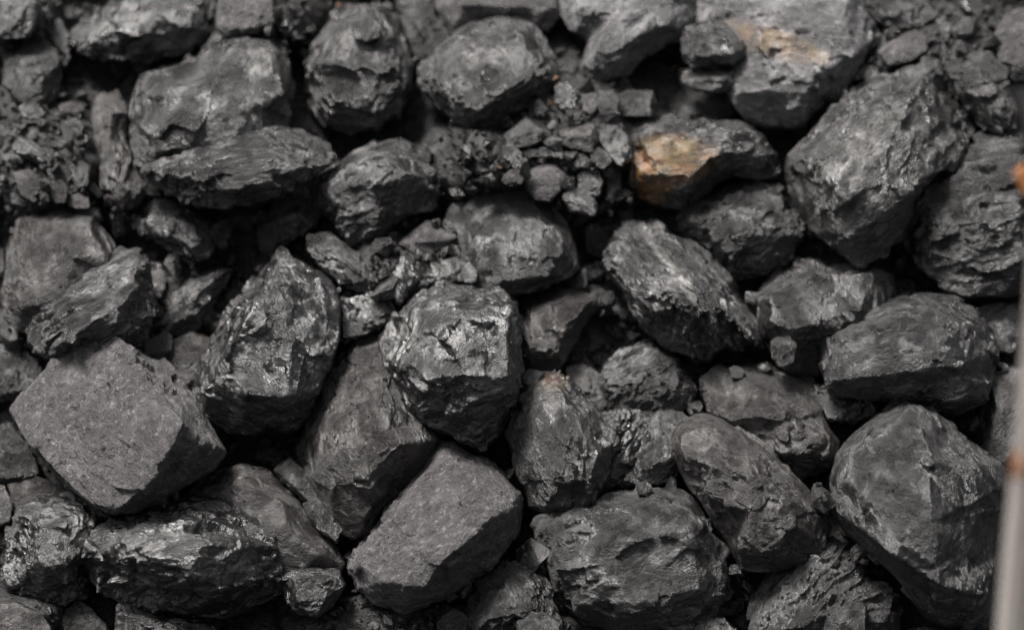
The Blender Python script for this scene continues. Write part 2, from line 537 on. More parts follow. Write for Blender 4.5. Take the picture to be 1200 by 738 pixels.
# ------------------------------------------------------------------ the lumps, from the far top of the heap down to the near bottom
L = lump
L('A7', 'small dark lump cut by the top left corner of the picture', [(-14,-10),(40,-12),(46,18),(36,42),(15,48),(-14,50)], mat='mid')
L('A8', 'thin upright sliver of coal right of the dull dark lump', [(61,28),(70,22),(80,40),(83,70),(75,80),(65,62),(58,45)], mat='mid')
L('A6', 'dull dark lump standing in shade above the rubble', [(4,60),(18,44),(50,42),(68,60),(74,90),(66,117),(48,127),(20,122),(3,100)],
  [[(40,75,24),(52,100,22)]], mat='dark', amp=0.7)
L('A2', 'flat pale grey lump with squared edges between the glossy lump and the rubble', [(258,-14),(320,-14),(323,28),(300,40),(264,45),(253,30)],
  [[(275,10,18),(305,15,18)],[(270,36,14),(298,32,14)]], mat='dusty', amp=0.5)
L('A1', 'knobbly glossy lump lying across a black gap', [(83,44),(95,28),(112,15),(142,0),(180,-14),(240,-14),(256,8),(252,37),(234,54),(203,66),(176,76),(146,68),(112,71),(90,62)],
  [[(105,45,26),(140,36,34),(160,52,30)],[(185,20,40),(215,30,34)],[(170,62,24),(200,55,22)]], mat='gloss', amp=1.5)
L('B3', 'wide blurred grey lump behind the broad rounded boulder', [(503,-20),(650,-20),(657,12),(642,38),(620,30),(560,27),(530,42),(512,22)], [[(540,5,24),(620,8,26)]], mat='dusty', amp=0.6)
L('B3b', 'crumbly dark lump between the ledged lump and the broad rounded boulder', [(462,-10),(505,-12),(512,20),(528,42),(510,58),(492,72),(478,60),(468,34)], mat='dark', amp=1.5)
L('B5', 'largest pale grey lump with a tan streak across its face',
  [(798,-18),(1000,-18),(1017,24),(1026,47),(1012,75),(992,105),(964,129),(942,146),(902,150),(875,143),(858,118),(850,95),(800,40)],
  [[(830,20,30),(900,30,52),(985,35,52)],[(1003,62,44),(958,86,56),(946,112,46),(944,136,22)],[(872,108,38),(905,112,46),(942,108,48)],[(885,132,26),(915,134,30)]],
  mat='pale', amp=0.9, stain=[(905,50,78,19,17,.6)], lam=15, lamk=1.8)
L('B4', 'layered pale lump with rounded knobs at the top of the heap',
  [(653,-14),(814,-14),(814,25),(802,42),(772,56),(750,73),(735,89),(710,98),(690,94),(684,76),(688,55),(690,45),(668,35),(657,14)],
  [[(690,8,34),(715,24,40)],[(705,50,44),(722,58,40),(718,80,28)],[(742,8,46),(750,40,44)],[(770,0,44),(785,28,36)],[(700,68,38),(696,80,28)]], mat='pale', amp=1.1, lam=-30, lamk=2)
L('C1', 'dark slab above the brownish egg shaped lump', [(1010,-8),(1050,-10),(1090,0),(1100,20),(1080,34),(1045,34),(1022,24)], mat='dark')
L('C2', 'brownish egg shaped lump in the dark hollow behind the big ribbed lump', [(1028,62),(1040,50),(1070,38),(1086,44),(1088,60),(1066,74),(1040,78)], mat='dusty', amp=.5)
L('C3', 'small round stone in the dark gap below the egg shaped lump', [(1003,86),(1014,75),(1029,79),(1031,94),(1015,101)], mat='mid')
L('C4', 'small cube of coal with one pale square face', [(1112,16),(1138,12),(1148,22),(1142,44),(1126,50),(1110,40)], [[(1122,28,14),(1142,24,14)],[(1120,40,12),(1138,40,12)]], mat='mid', pale=[(1133,28,13,11,0,.6)], amp=.6)
L('C5', 'small upright chip left of the pale faced cube', [(1098,24),(1108,18),(1116,34),(1112,48),(1102,46)], mat='mid')
L('C6', 'pale blurred lump cut by the right edge of the picture', [(1165,40),(1178,16),(1220,2),(1225,95),(1188,95),(1170,74)], [[(1185,30,24),(1215,30,34)],[(1190,75,20),(1215,75,26)]], mat='dusty', amp=.4)
L('C7', 'broken dark lump right of the big ribbed lump', [(1106,78),(1128,63),(1160,62),(1182,84),(1184,106),(1198,128),(1190,152),(1165,158),(1142,147),(1122,110)],
  [[(1130,80,24),(1160,85,28)],[(1160,100,24),(1180,130,22)],[(1150,125,22),(1165,140,18)]], mat='dark', amp=1.7)
L('C8', 'small pale tipped chip on the broken dark lump', [(1150,102),(1164,96),(1170,108),(1160,116),(1148,112)], mat='dusty')
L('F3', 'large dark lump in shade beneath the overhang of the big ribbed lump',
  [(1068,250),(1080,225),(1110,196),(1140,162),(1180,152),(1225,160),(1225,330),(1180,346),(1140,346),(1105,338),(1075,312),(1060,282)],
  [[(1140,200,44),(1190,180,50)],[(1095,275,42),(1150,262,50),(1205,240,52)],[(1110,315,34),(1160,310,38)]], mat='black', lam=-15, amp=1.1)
L('AA1', 'pale blurred oval stone under the dull dark lump', [(20,126),(30,119),(44,121),(54,134),(44,142),(28,139)], mat='mid', amp=.6)
L('AA2', 'flat light chip left of the top of the upright stick shaped lump', [(68,124),(82,119),(98,123),(100,130),(86,135),(71,132)], mat='dusty', amp=.4)
L('AA3', 'slanting split slab in the middle of the left rubble', [(13,172),(24,161),(40,168),(60,178),(64,188),(48,192),(30,187),(17,180)], mat='slate', lam=30, amp=.9)
L('AA4', 'small brownish squared block in the left rubble', [(14,202),(34,198),(48,206),(47,226),(34,235),(24,230)], mat='brown', amp=.5)
L('AA5', 'small upright block right of the brownish squared block', [(60,214),(72,210),(80,220),(78,238),(66,240),(60,230)], mat='brown', amp=.5)
L('AA6', 'light faced chip on top of the squarish brownish lump', [(80,230),(92,226),(104,232),(106,244),(92,246),(80,242)], mat='dusty', amp=.4)
L('AA7', 'grey upright chip in the rubble beside the upright stick shaped lump', [(82,192),(96,188),(106,196),(104,218),(92,222),(84,210)], mat='mid', amp=.7)
L('AA8', 'short dark chip under the flat light chip', [(74,142),(90,138),(100,146),(96,158),(82,158)], mat='mid', amp=.7)
L('A5', 'upright stick shaped lump of brownish coal', [(108,122),(119,108),(139,108),(150,129),(147,156),(156,190),(171,220),(165,242),(135,252),(117,226),(107,183),(110,152)],
  [[(128,130,24),(128,175,24),(140,225,24)]], mat='brown', amp=1.0, lam=80)
L('A3', 'big smooth shouldered lump with a shiny broken corner',
  [(163,88),(176,80),(210,79),(237,64),(257,44),(291,35),(318,40),(335,61),(341,88),(337,142),(330,175),(260,205),(180,212),(160,190),(153,150),(157,118)],
  [[(185,105,46),(235,100,62),(280,66,60),(315,60,46)],[(170,150,44),(230,142,62),(290,128,60),(322,120,46)],[(185,180,40),(260,172,48)]],
  mat='mid', amp=1.0, pale=[(305,75,24,22,0,.55),(298,135,20,16,0,.4)], soft=5)
L('A4', 'long layered slab tucked under the smooth shouldered lump',
  [(166,202),(188,188),(262,156),(305,150),(359,150),(390,165),(399,183),(368,204),(339,224),(288,241),(230,243),(203,231),(176,218)],
  [[(200,208,26),(265,188,40),(330,178,42),(375,176,30)],[(215,224,28),(280,220,34),(345,200,30)]], mat='slate', lam=-12, amp=1.2)
L('B1', 'rounded lump with a broken ledge and a pebble on top',
  [(362,80),(367,50),(384,25),(405,8),(440,5),(462,20),(473,45),(481,75),(482,105),(470,130),(440,150),(410,158),(380,152),(362,132),(356,105)],
  [[(385,50,40),(420,40,52),(455,45,42)],[(372,74,44),(405,76,60),(425,88,62),(445,92,58),(470,88,44)],[(380,88,36),(408,88,46),(425,98,50),(447,102,46),(466,104,34)],[(380,125,42),(420,122,50),(452,118,40)],[(400,148,22),(440,138,26)]],
  mat='mid', amp=1.1)
L('B1b', 'small round pebble perched on the ledged lump', [(411,26),(420,18),(436,20),(449,30),(446,44),(430,51),(414,45)], mat='mid', lift=14, amp=.6)
L('B2', 'broad rounded boulder with a shadowed lower right face',
  [(490,81),(502,61),(529,44),(552,27),(590,20),(623,25),(638,44),(649,71),(653,102),(638,116),(603,136),(576,152),(546,150),(518,130),(498,106)],
  [[(520,75,40),(560,55,54),(610,48,50)],[(644,82,40),(617,93,60),(590,110,64),(560,130,50),(549,140,34)],[(508,90,36),(535,110,52)]], mat='mid', cuts=0, edge=.3, amp=0.9)
L('G1', 'dark wedge of coal leaning under the shadowed face of the broad boulder', [(588,159),(617,136),(644,149),(651,160),(618,174),(594,174)], [[(605,158,14),(630,150,16)]], mat='dark', amp=.5)
L('G2', 'small bright edged chip beside the broad boulder', [(650,100),(666,96),(678,108),(676,126),(660,132),(650,120)], mat='gloss', amp=1.5)
L('G3', 'small chip with one pale face in the rubble below the layered pale lump', [(681,112),(698,108),(704,122),(694,136),(683,130)], [[(690,120,9)]], mat='dusty', pale=[(690,120,9,9,0,.9)], amp=.4)
L('G4', 'fist shaped chip right of the pale faced chip', [(702,106),(718,104),(728,116),(722,134),(706,138),(700,124)], mat='mid')
L('G5', 'blocky fragment with a flat top near the stained lump', [(722,112),(735,105),(765,107),(772,125),(764,138),(730,137)], [[(735,118,14),(762,120,14)]], mat='mid', amp=.6)
L('G6', 'brownish bulky fragment in the middle of the rubble', [(653,154),(675,147),(696,145),(703,165),(695,179),(674,176),(658,170)], [[(672,158,14),(692,158,16)]], mat='brown')
L('G7', 'rounded nut of coal left of the bluish crystals', [(690,182),(700,172),(714,180),(718,190),(708,200),(696,196)], mat='mid', amp=.6)
L('G8', 'knobbly dark nut with a light top above the twisted fragment', [(676,206),(686,194),(702,198),(707,214),(702,230),(688,232),(677,224)], [[(690,202,12),(692,216,13)]], mat='gloss')
L('G9', 'upright grey sliver under the bluish crystals', [(710,212),(718,196),(728,200),(727,222),(718,240),(708,236)], mat='mid')
L('G10', 'twisted fragment pointing at the dark brown lump', [(657,230),(670,217),(688,226),(702,242),(698,254),(668,248)], mat='slate', lam=30)
L('G11', 'finger shaped fragment left of the six sided nut', [(588,172),(600,167),(614,182),(614,198),(604,199),(594,188)], mat='mid')
L('G12', 'flat thin chip lying above the six sided nut', [(612,176),(640,172),(662,178),(660,186),(636,184),(616,186)], mat='mid')
L('G13', 'low chip below the finger shaped fragment', [(588,204),(602,198),(615,204),(612,216),(598,219),(587,213)], mat='mid')
L('G14', 'grey nut right of the six sided nut', [(668,186),(680,178),(690,184),(689,197),(674,199)], mat='mid', amp=.5)
L('G15', 'six sided nut of coal with a flat light top',
  [(616,205),(623,193),(650,188),(666,206),(658,224),(645,238),(628,235),(615,220)], [[(624,203,16),(648,197,19),(656,210,18)],[(622,212,17),(645,216,20)]], mat='dusty', amp=.4, ring=.8)
L('B6c', 'rough low lump in front of the pale tan streaked lump', [(785,112),(810,100),(832,110),(860,116),(863,135),(840,143),(800,141),(785,130)], mat='mid', amp=1.2)
L('B6b', 'thin plate under the knob on the pale tan streaked lump', [(796,82),(830,78),(862,80),(866,100),(845,109),(810,106),(797,98)], [[(815,90,16),(850,92,18)]], mat='mid', amp=.8)
L('B6a', 'dark knob resting on the pale tan streaked lump', [(798,58),(803,34),(834,23),(861,36),(879,54),(877,67),(862,76),(838,80),(810,77)],
  [[(815,45,24),(845,42,28),(868,58,24)],[(812,66,22),(845,66,24)]], mat='mid', amp=1.3)
L('B9', 'rounded lump with shiny bands across its upper side',
  [(361,216),(380,200),(410,182),(440,168),(470,163),(500,171),(514,194),(517,225),(505,246),(472,256),(450,276),(430,298),(410,290),(393,266),(374,244)],
  [[(385,215,36),(430,192,56),(480,184,50)],[(400,240,44),(440,226,62),(490,215,52)],[(420,270,40),(455,248,48),(490,238,40)]], mat='mid', amp=1.2, lam=-25, pale=[(432,222,20,7,-35,.5),(412,205,14,5,-30,.4)])
L('B10', 'smooth matt lump with a rounded top in the middle of the heap',
  [(519,264),(530,240),(555,226),(595,220),(625,224),(650,240),(666,262),(675,290),(681,316),(666,326),(640,336),(600,346),(565,346),(545,325),(535,292)],
  [[(545,262,22),(590,250,30),(635,258,26)],[(560,300,32),(610,296,40),(655,296,32)],[(590,330,30),(640,322,30)]], mat='mid', amp=.5, soft=4, cells_=(.5,.2,.07))
L('B15', 'bent fragment right of the smooth matt lump', [(681,267),(700,254),(718,252),(743,260),(724,280),(717,305),(702,302),(687,298)], [[(700,268,20),(728,262,22)],[(700,285,20)]], mat='brown', amp=1.2)
L('B16', 'small dark stub below the bent fragment', [(680,312),(700,303),(713,318),(705,330),(684,332)], mat='gloss')
L('B7b', 'cluster of small bluish crystals on the left of the stained lump', [(705,142),(724,142),(737,160),(741,184),(728,198),(712,182),(703,160)], [[(715,155,15),(728,178,15)]], mat='gloss', amp=2.2, pale=[(722,165,18,24,0,.4)])
L('B7', 'lump with a rusty orange and yellow stain on its left side',
  [(735,142),(780,139),(830,141),(870,144),(896,160),(911,185),(912,206),(890,211),(862,207),(840,214),(820,234),(800,247),(775,245),(750,231),(732,216),(729,195),(741,175),(737,158)],
  [[(750,158,34),(800,156,48),(860,152,46),(888,164,40)],[(742,205,40),(775,205,56),(812,204,58),(832,186,58),(858,172,56),(892,174,44)],[(770,234,32),(802,232,32)]],
  mat='slate', lam=-8, amp=1.0, stain=[(765,208,34,24,20,.9),(785,188,66,34,0,.7),(762,228,24,13,10,.8)])
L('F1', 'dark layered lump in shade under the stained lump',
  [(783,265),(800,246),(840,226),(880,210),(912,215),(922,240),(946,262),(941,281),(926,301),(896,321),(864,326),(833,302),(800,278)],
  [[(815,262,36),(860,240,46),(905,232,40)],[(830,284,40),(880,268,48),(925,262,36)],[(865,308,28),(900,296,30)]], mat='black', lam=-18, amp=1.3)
L('F2', 'big ribbed grey boulder with a narrow dark side along its upper left',
  [(923,205),(926,183),(958,146),(996,112),(1037,88),(1078,72),(1100,72),(1110,94),(1126,112),(1139,146),(1140,170),(1119,197),(1072,236),(1062,274),(1037,298),(1010,308),(980,292),(958,271),(934,254),(924,230)],
  [[(938,208,46),(970,168,60),(1020,128,64),(1078,96,54),(1098,84,38)],[(955,240,60),(1000,190,82),(1060,145,80),(1110,120,50)],[(980,278,40),(1020,262,62),(1058,232,66),(1098,198,58),(1128,168,40)],[(1010,230,80),(1070,185,80)]],
  mat='mid', amp=1.0, pale=[(1030,190,95,70,-35,.45)], lam=-50, lamk=1.7)
L('F4', 'flat fronted grey lump between the boulder and the rounded lump',
  [(887,344),(902,318),(930,303),(959,305),(971,314),(1024,310),(1045,321),(1050,340),(1042,380),(1000,430),(960,445),(925,440),(905,420),(890,390),(885,366)],
  [[(905,335,34),(955,322,44),(1020,322,42)],[(905,385,42),(950,375,50),(1010,360,48)],[(925,422,34),(965,418,36)]], mat='mid', amp=.8, lam=70, lamk=1.8)
L('D1', 'squarish brownish lump with a smooth blurred face at the left side',
  [(37,247),(68,244),(115,246),(118,262),(136,291),(140,330),(100,370),(50,392),(20,388),(4,370),(3,340),(9,290),(20,258)],
  [[(40,265,36),(105,262,38)],[(35,310,46),(85,300,54),(122,298,42)],[(25,360,36),(70,350,46)]], mat='brown', amp=.6, soft=5)
L('D3', 'lumpy glossy lump above a black hollow',
  [(152,240),(165,230),(190,229),(225,243),(249,262),(255,285),(245,303),(225,311),(204,301),(189,286),(165,273),(154,262)],
  [[(170,246,26),(205,252,34),(232,268,32)],[(185,272,28),(225,288,30)]], mat='gloss', amp=1.7)
L('D9', 'small upright shard at the right end of the two tone slab', [(174,306),(190,307),(196,330),(189,352),(179,346),(176,322)], mat='mid')
L('D10', 'dark lump half hidden at the left edge beside the pale block', [(-14,405),(20,402),(45,420),(53,446),(30,467),(-14,470)], mat='dark')
L('D10b', 'black lump in the deep gap at the left edge above the glossy crumbly lump', [(-14,500),(12,495),(40,530),(50,560),(20,575),(-14,572)], mat='dark')
L('D2', 'two tone slab with a dull top and a layered front edge',
  [(141,291),(163,293),(174,304),(179,325),(177,345),(184,366),(169,397),(150,409),(100,421),(60,426),(40,410),(27,376),(45,355),(80,335),(110,312)],
  [[(38,375,22),(70,362,44),(110,340,52),(150,318,44),(170,314,28)],[(70,395,48),(115,372,58),(160,350,48)],[(110,405,32),(155,384,36)]], mat='slate', lam=-27, amp=1.2, lamk=3)
L('D11', 'dull brown lump behind the pale block and the tall shiny block', [(176,425),(190,405),(225,388),(252,398),(258,440),(240,490),(205,480),(182,455)], [[(205,420,26),(235,425,28)]], mat='brown', amp=.6)
L('D7', 'small light lump with a pointed lower end above the tall shiny block', [(300,271),(312,250),(338,232),(366,230),(381,246),(372,266),(350,277),(332,290),(318,302),(304,292)],
  [[(318,262,24),(348,248,28)],[(325,280,20)]], mat='mid', amp=1.2)
L('D8', 'wedge shaped lump slanting down beside the banded lump', [(361,276),(384,271),(410,290),(436,314),(451,331),(435,346),(400,336),(375,313),(359,293)], [[(380,288,22),(410,310,26),(432,328,18)]], mat='slate', lam=42, amp=1.1)
L('D4', 'leaf shaped lump pointing up to the right', [(180,382),(195,358),(212,335),(235,320),(258,312),(273,316),(263,336),(246,361),(231,386),(213,403),(195,396)],
  [[(192,378,18),(225,348,28),(258,322,18)],[(215,385,18),(238,358,20)]], mat='slate', lam=-45, amp=1.1)
L('B11', 'thin flat chip with a light upper face lying on the crumbs', [(467,286),(481,272),(501,258),(536,278),(522,291),(485,299)], [[(484,284,12),(522,281,12)]], mat='dusty', amp=.5)
L('B12', 'shiny crumbly chip left of the white pointed pebble', [(497,331),(505,304),(535,301),(549,313),(546,330),(512,339)], mat='gloss', amp=2, pale=[(520,320,22,14,0,.4)])
L('B12b', 'white pointed pebble beside the smooth matt lump', [(541,318),(549,306),(560,319),(558,331),(545,332)], mat='pale', amp=.5)
L('B13', 'upright twisted splinter left of the shiny crumbly chip', [(454,326),(470,298),(481,300),(492,325),(482,343),(469,359),(458,348)], [[(470,318,18),(474,340,16)]], mat='gloss', amp=1.4, lam=75)
L('B14', 'flaky jet black lump in the hollow above the crystal faced block', [(398,350),(430,341),(461,344),(467,366),(447,386),(420,394),(400,398)], mat='gloss', amp=2.2)
L('D6', 'tall shiny block split by a ridge into a dark left side and a bright front',
  [(329,293,26),(356,304,30),(386,328,36),(400,355,40),(398,392,40),(386,430,38),(373,463,30),(359,494,6),(339,509),(305,509),(271,502),(237,488),(224,463),(234,423),(254,386),(278,348),(305,318)],
  [[(328,303,36),(323,331,70),(288,374,86),(261,422,80),(241,455,44)],[(246,458,46),(290,462,70),(335,462,66),(368,458,38)],[(345,390,68)]],
  mat='gloss', cuts=0, amp=1.0, edge=.05, skip=.5, pale=[(300,400,22,80,35,.35)])
L('D5', 'pale grey block with a flat sandy face and a pointed top',
  [(118,388,36),(136,390,44),(152,407,50),(170,414,12),(203,430,0),(222,460,0),(238,488,0),(265,530,0),(251,549),(204,577),(166,601),(135,600,62),(112,592,60),(84,574,50),(58,546,42),(29,509,28),(13,480,22),(46,444,26),(81,407,30)],
  [[(150,412,56),(183,456,78),(214,494,98),(196,526,104),(182,556,100),(147,591,76)],[(110,500,66)],[(215,470,60),(243,520,56)]],
  mat='dusty', amp=.8, ring=.7, soft=1, cuts=0, cells_=(.4,.14,.05))
L('E4b', 'dark lump in the shadow between the thin edged slab and the layered lump', [(660,430),(685,424),(706,440),(718,466),(706,484),(684,480),(668,461)], mat='brown')
L('E4', 'layered rippled lump in the hollow below the streaked lump',
  [(706,430),(725,409),(766,398),(784,409),(801,430),(817,455),(813,476),(780,492),(740,492),(715,477),(703,452)],
  [[(728,424,30),(765,415,36),(790,432,28)],[(722,455,34),(768,452,40),(802,462,28)]], mat='slate', lam=-25, amp=1.0, lamk=2.4)
L('E2', 'thin edged slab with a smooth brownish face',
  [(606,350),(664,337),(698,334),(709,342),(704,359),(690,372),(679,392),(662,424),(652,438),(624,442),(604,420)],
  [[(622,360,24),(665,348,28),(697,344,22)],[(625,400,26),(664,380,30),(686,358,26)],[(634,428,20),(652,418,22)]], mat='brown', amp=.6, cells_=(.5,.2,.07), ring=.8)
L('H2', 'tall brownish lump with a coarse matt face behind the crystal faced block',
  [(347,521),(359,490),(374,455),(390,425),(411,400),(435,384),(450,385),(470,420),(490,470),(520,515),(502,547),(472,577),(448,602),(436,622),(415,632),(394,622),(374,592),(354,556)],
  [[(380,490,44),(398,445,50),(436,402,38)],[(376,550,44),(410,500,72),(440,450,66)],[(398,600,40),(430,560,66),(470,520,66)],[(420,612,32),(448,580,46)]], mat='brown', amp=.55, lam=70, lamk=1.8)
L('E1c', 'crystal faced block with a ragged sparkling front and a smooth brown top',
  [(484,346),(512,338),(542,336),(590,344),(607,358,36),(606,403,46),(608,443,44),(603,475,24),(592,500),(585,510),(566,525),(542,519),(512,508),(488,495),(468,478),(448,432),(445,397),(460,375),(477,356)],
  [[(505,352,48),(528,358,66),(562,366,70),(598,366,56)],[(488,362,50),(505,398,74),(478,430,62),(455,428,38)],[(520,390,84),(565,400,84),(594,400,74)],[(500,440,82),(550,440,84),(594,440,72)],[(495,478,52),(545,490,56),(582,480,46)]],
  mat='gloss', cuts=0, edge=.3, amp=1.05, lift=6, cells_=(.34,.15,.06), pale=[(475,395,14,40,20,.4),(560,430,40,50,0,.25)])
L('E3', 'oblong lump with pale streaks running along its length',
  [(739,260),(772,261),(790,276),(830,298),(868,348),(892,392),(896,406),(875,404),(851,407),(824,424),(807,421),(773,404),(745,370),(731,342),(714,321),(712,294),(721,276)],
  [[(735,285,40),(770,320,62),(812,370,66),(832,404,40)],[(765,275,38),(805,310,62),(845,360,56),(878,394,30)]],
  mat='slate', lam=52, lamk=3.5, amp=1.5, pale=[(800,330,90,7,52,.9),(832,372,60,6,52,.8),(765,335,70,8,55,.5),(845,350,50,4,50,.7)])  # the pale streaks are lit gloss put into the colour
L('F8', 'dull flat lump with a cracked lower corner under the streaked lump',
  [(820,440),(842,427),(868,429),(902,430),(949,440),(960,458),(965,488),(983,518),(983,536),(966,553),(939,560),(900,545),(860,515),(835,490),(824,466)],
  [[(850,445,32),(905,446,40),(945,455,34)],[(855,482,40),(920,492,48),(962,520,36)],[(920,530,40),(958,540,28)]], mat='brown', amp=.7)
L('F9a', 'small nub lying on the dull flat lump', [(854,431),(864,428),(874,436),(870,444),(858,443)], mat='mid')
L('F9b', 'small oval nub right of the first nub on the dull flat lump', [(886,426),(900,424),(906,433),(896,438),(887,434)], mat='gloss')
L('F9', 'shiny black splinter wedged below the flat fronted lump', [(904,400),(922,391),(935,402),(930,424),(915,432),(905,420)], mat='mid', amp=1.2)
L('F6', 'small angular lump at the right edge beside the rounded lump', [(1138,360),(1168,352),(1200,355),(1205,395),(1186,416),(1168,412),(1150,390)], mat='mid', amp=.7)
L('F7', 'dark brown lump in shade at the right edge above the big black lump', [(1138,482),(1160,440),(1185,429),(1215,432),(1215,530),(1178,550),(1148,525)], mat='brown', amp=.7)
L('F5b', 'crumbled dark piece crushed beneath the rounded lump', [(953,452),(985,450),(1025,470),(1030,486),(1005,495),(970,492),(956,474)], mat='gloss', amp=1.5)
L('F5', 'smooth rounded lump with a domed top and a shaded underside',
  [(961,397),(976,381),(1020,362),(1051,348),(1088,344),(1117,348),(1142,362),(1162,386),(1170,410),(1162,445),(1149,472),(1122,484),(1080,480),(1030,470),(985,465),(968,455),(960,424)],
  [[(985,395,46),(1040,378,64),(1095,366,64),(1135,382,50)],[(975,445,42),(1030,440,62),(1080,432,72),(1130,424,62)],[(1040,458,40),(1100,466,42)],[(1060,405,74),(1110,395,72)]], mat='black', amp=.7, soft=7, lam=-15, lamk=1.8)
L('H3', 'smooth brown rounded lump behind the long sparkling lump',
  [(215,585),(232,562),(255,550),(285,543),(316,551),(356,588),(392,637),(405,660),(396,676),(340,690),(300,680),(250,640)],
  [[(250,580,30),(290,565,38),(330,590,40)],[(290,620,38),(340,625,46),(375,650,36)]], mat='brown', amp=.35, soft=7)
L('H3b', 'crumbly chunk at the top of the gap between the two brown lumps', [(282,530),(298,517),(322,522),(338,538),(330,552),(308,548)], mat='dark', amp=1.2, lift=-14)
L('H3c', 'broken chunk in the middle of the gap between the two brown lumps', [(320,550),(340,534),(360,552),(376,578),(366,592),(344,578)], mat='dark', amp=1.2, lift=-14)
L('H3d', 'dark chunk at the lower end of the gap between the two brown lumps', [(354,590),(372,582),(392,600),(402,622),(394,636),(372,620)], mat='mid', amp=1.2, lift=-14)
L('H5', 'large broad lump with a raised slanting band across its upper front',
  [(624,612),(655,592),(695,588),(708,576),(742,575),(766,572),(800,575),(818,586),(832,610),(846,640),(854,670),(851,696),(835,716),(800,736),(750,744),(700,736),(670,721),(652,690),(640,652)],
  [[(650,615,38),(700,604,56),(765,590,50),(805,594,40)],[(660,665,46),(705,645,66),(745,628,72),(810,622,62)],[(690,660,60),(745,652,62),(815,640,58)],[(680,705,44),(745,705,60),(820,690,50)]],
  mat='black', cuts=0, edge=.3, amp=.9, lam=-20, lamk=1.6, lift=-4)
L('E6', 'folded dark piece with a shiny corner squeezed beside the upright wedge', [(698,489),(730,472),(760,478),(759,510),(742,547),(716,574),(700,572),(704,530)],
  [[(715,492,24),(740,488,28),(738,520,22)],[(718,540,24)]], mat='gloss', amp=1.4, lam=-60)
L('E6b', 'grey lump with a pale upright flake behind the dark brown topped block', [(752,482),(775,476),(800,484),(825,505),(815,535),(795,553),(772,567),(748,566),(726,572),(740,545),(752,515)],
  [[(768,492,26),(790,510,32)],[(752,545,22),(782,545,30)]], mat='mid', amp=1.2, pale=[(768,496,6,18,10,.6)])
L('E6c', 'tiny black cinder on the crack above the broad lump', [(744,566),(758,563),(766,570),(760,582),(748,580)], mat='gloss')
L('E5', 'upright wedge with a brown stained tip and a jet black chip at its foot',
  [(603,484),(624,448),(638,438),(652,437),(672,450),(696,475),(704,490),(724,516),(716,545),(706,569),(697,588),(686,611),(650,604),(622,594),(607,557),(592,508)],
  [[(606,492,28),(628,520,46),(648,566,50),(652,590,36)],[(632,470,44),(655,460,48),(685,490,44)],[(668,505,66),(700,530,46)],[(655,560,58),(690,564,46)],[(664,572,36),(686,584,30)]],
  mat='mid', cuts=0, edge=.3, amp=.9, stain=[(648,448,22,14,0,.22)], lam=75, lamk=1.7)
L('I1', 'dark brown topped block with a smooth slope and a shaded front',
  [(784,523),(791,500),(806,489),(826,485),(850,492),(876,505),(896,520),(921,545),(946,570),(969,597),(974,616),(966,641),(945,661),(915,669),(886,671),(867,668),(854,640),(834,610),(815,580),(799,555)],
  [[(800,510,42),(835,500,50),(870,520,48)],[(800,532,46),(835,545,72),(880,556,74),(925,580,56),(960,604,34)],[(830,580,56),(880,600,68),(930,620,52)],[(868,640,46),(910,645,46)]],
  mat='brown', cuts=0, edge=.3, amp=.65, lam=25, lamk=1.8)
L('H4', 'steep dark lump with a pale ledge at the bottom edge', [(545,750),(549,705),(568,671),(590,662),(618,659),(636,665),(646,691),(658,724),(662,750)],
  [[(575,690,30),(610,680,38),(632,690,30)],[(570,725,40),(615,716,46),(645,728,34)]], mat='dark', amp=1.2, lam=80, lamk=2)
L('H4c', 'small flat pale chip lying at the foot of the steep dark lump', [(604,728),(618,716),(640,718),(658,730),(655,752),(606,752)], mat='mid', amp=.7)
L('H4b', 'smooth wedge between two lumps at the bottom edge', [(512,727),(530,711),(549,720),(550,735),(532,750),(512,748)], mat='brown', amp=.4)
L('H1', 'big light topped slab leaning forward over a black underside',
  [(495,549),(503,530),(516,517),(532,517),(550,532),(590,556),(611,576),(614,594),(604,630),(584,657),(530,695),(469,719),(444,709),(420,689),(409,667),(420,640),(441,613),(448,600),(470,573)],
  [[(520,530,44),(555,555,64),(604,584,52)],[(606,594,48),(570,608,84),(520,657,92),(499,690,76),(470,709,40)],[(500,560,56),(480,590,66),(452,616,52),(424,660,46)],[(530,590,84),(490,640,88),(448,680,66)]],
  mat='dusty', amp=.9, ring=.7, soft=1, cuts=0, lift=4, lam=-38, lamk=1.6)
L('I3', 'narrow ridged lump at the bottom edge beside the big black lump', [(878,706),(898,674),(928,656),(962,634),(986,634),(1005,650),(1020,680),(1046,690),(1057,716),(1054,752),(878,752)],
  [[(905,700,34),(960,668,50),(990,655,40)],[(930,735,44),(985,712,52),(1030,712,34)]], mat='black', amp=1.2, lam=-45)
L('I3b', 'flat black flake standing in front of the ridged lump', [(962,752),(968,722),(992,711),(1007,701),(1016,709),(1014,752)], mat='dark', amp=.5)
L('I4', 'small rounded lump at the bottom edge under the broad lump', [(808,752),(812,735),(826,722),(846,724),(866,740),(868,752)], mat='mid')
L('I5', 'low crumb at the bottom edge below the big black lump', [(1052,752),(1060,738),(1085,733),(1108,740),(1112,752)], mat='mid')
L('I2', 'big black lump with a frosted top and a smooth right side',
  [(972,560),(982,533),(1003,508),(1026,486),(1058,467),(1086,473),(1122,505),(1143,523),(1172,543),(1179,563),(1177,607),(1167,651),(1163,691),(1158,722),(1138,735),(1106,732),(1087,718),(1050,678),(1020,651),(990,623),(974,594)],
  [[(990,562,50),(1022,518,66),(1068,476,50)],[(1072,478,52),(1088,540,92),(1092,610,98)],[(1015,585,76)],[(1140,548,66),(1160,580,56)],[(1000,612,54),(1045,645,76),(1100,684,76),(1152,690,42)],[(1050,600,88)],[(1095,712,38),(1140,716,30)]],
  mat='black', cuts=0, edge=.3, amp=.65, lift=4)
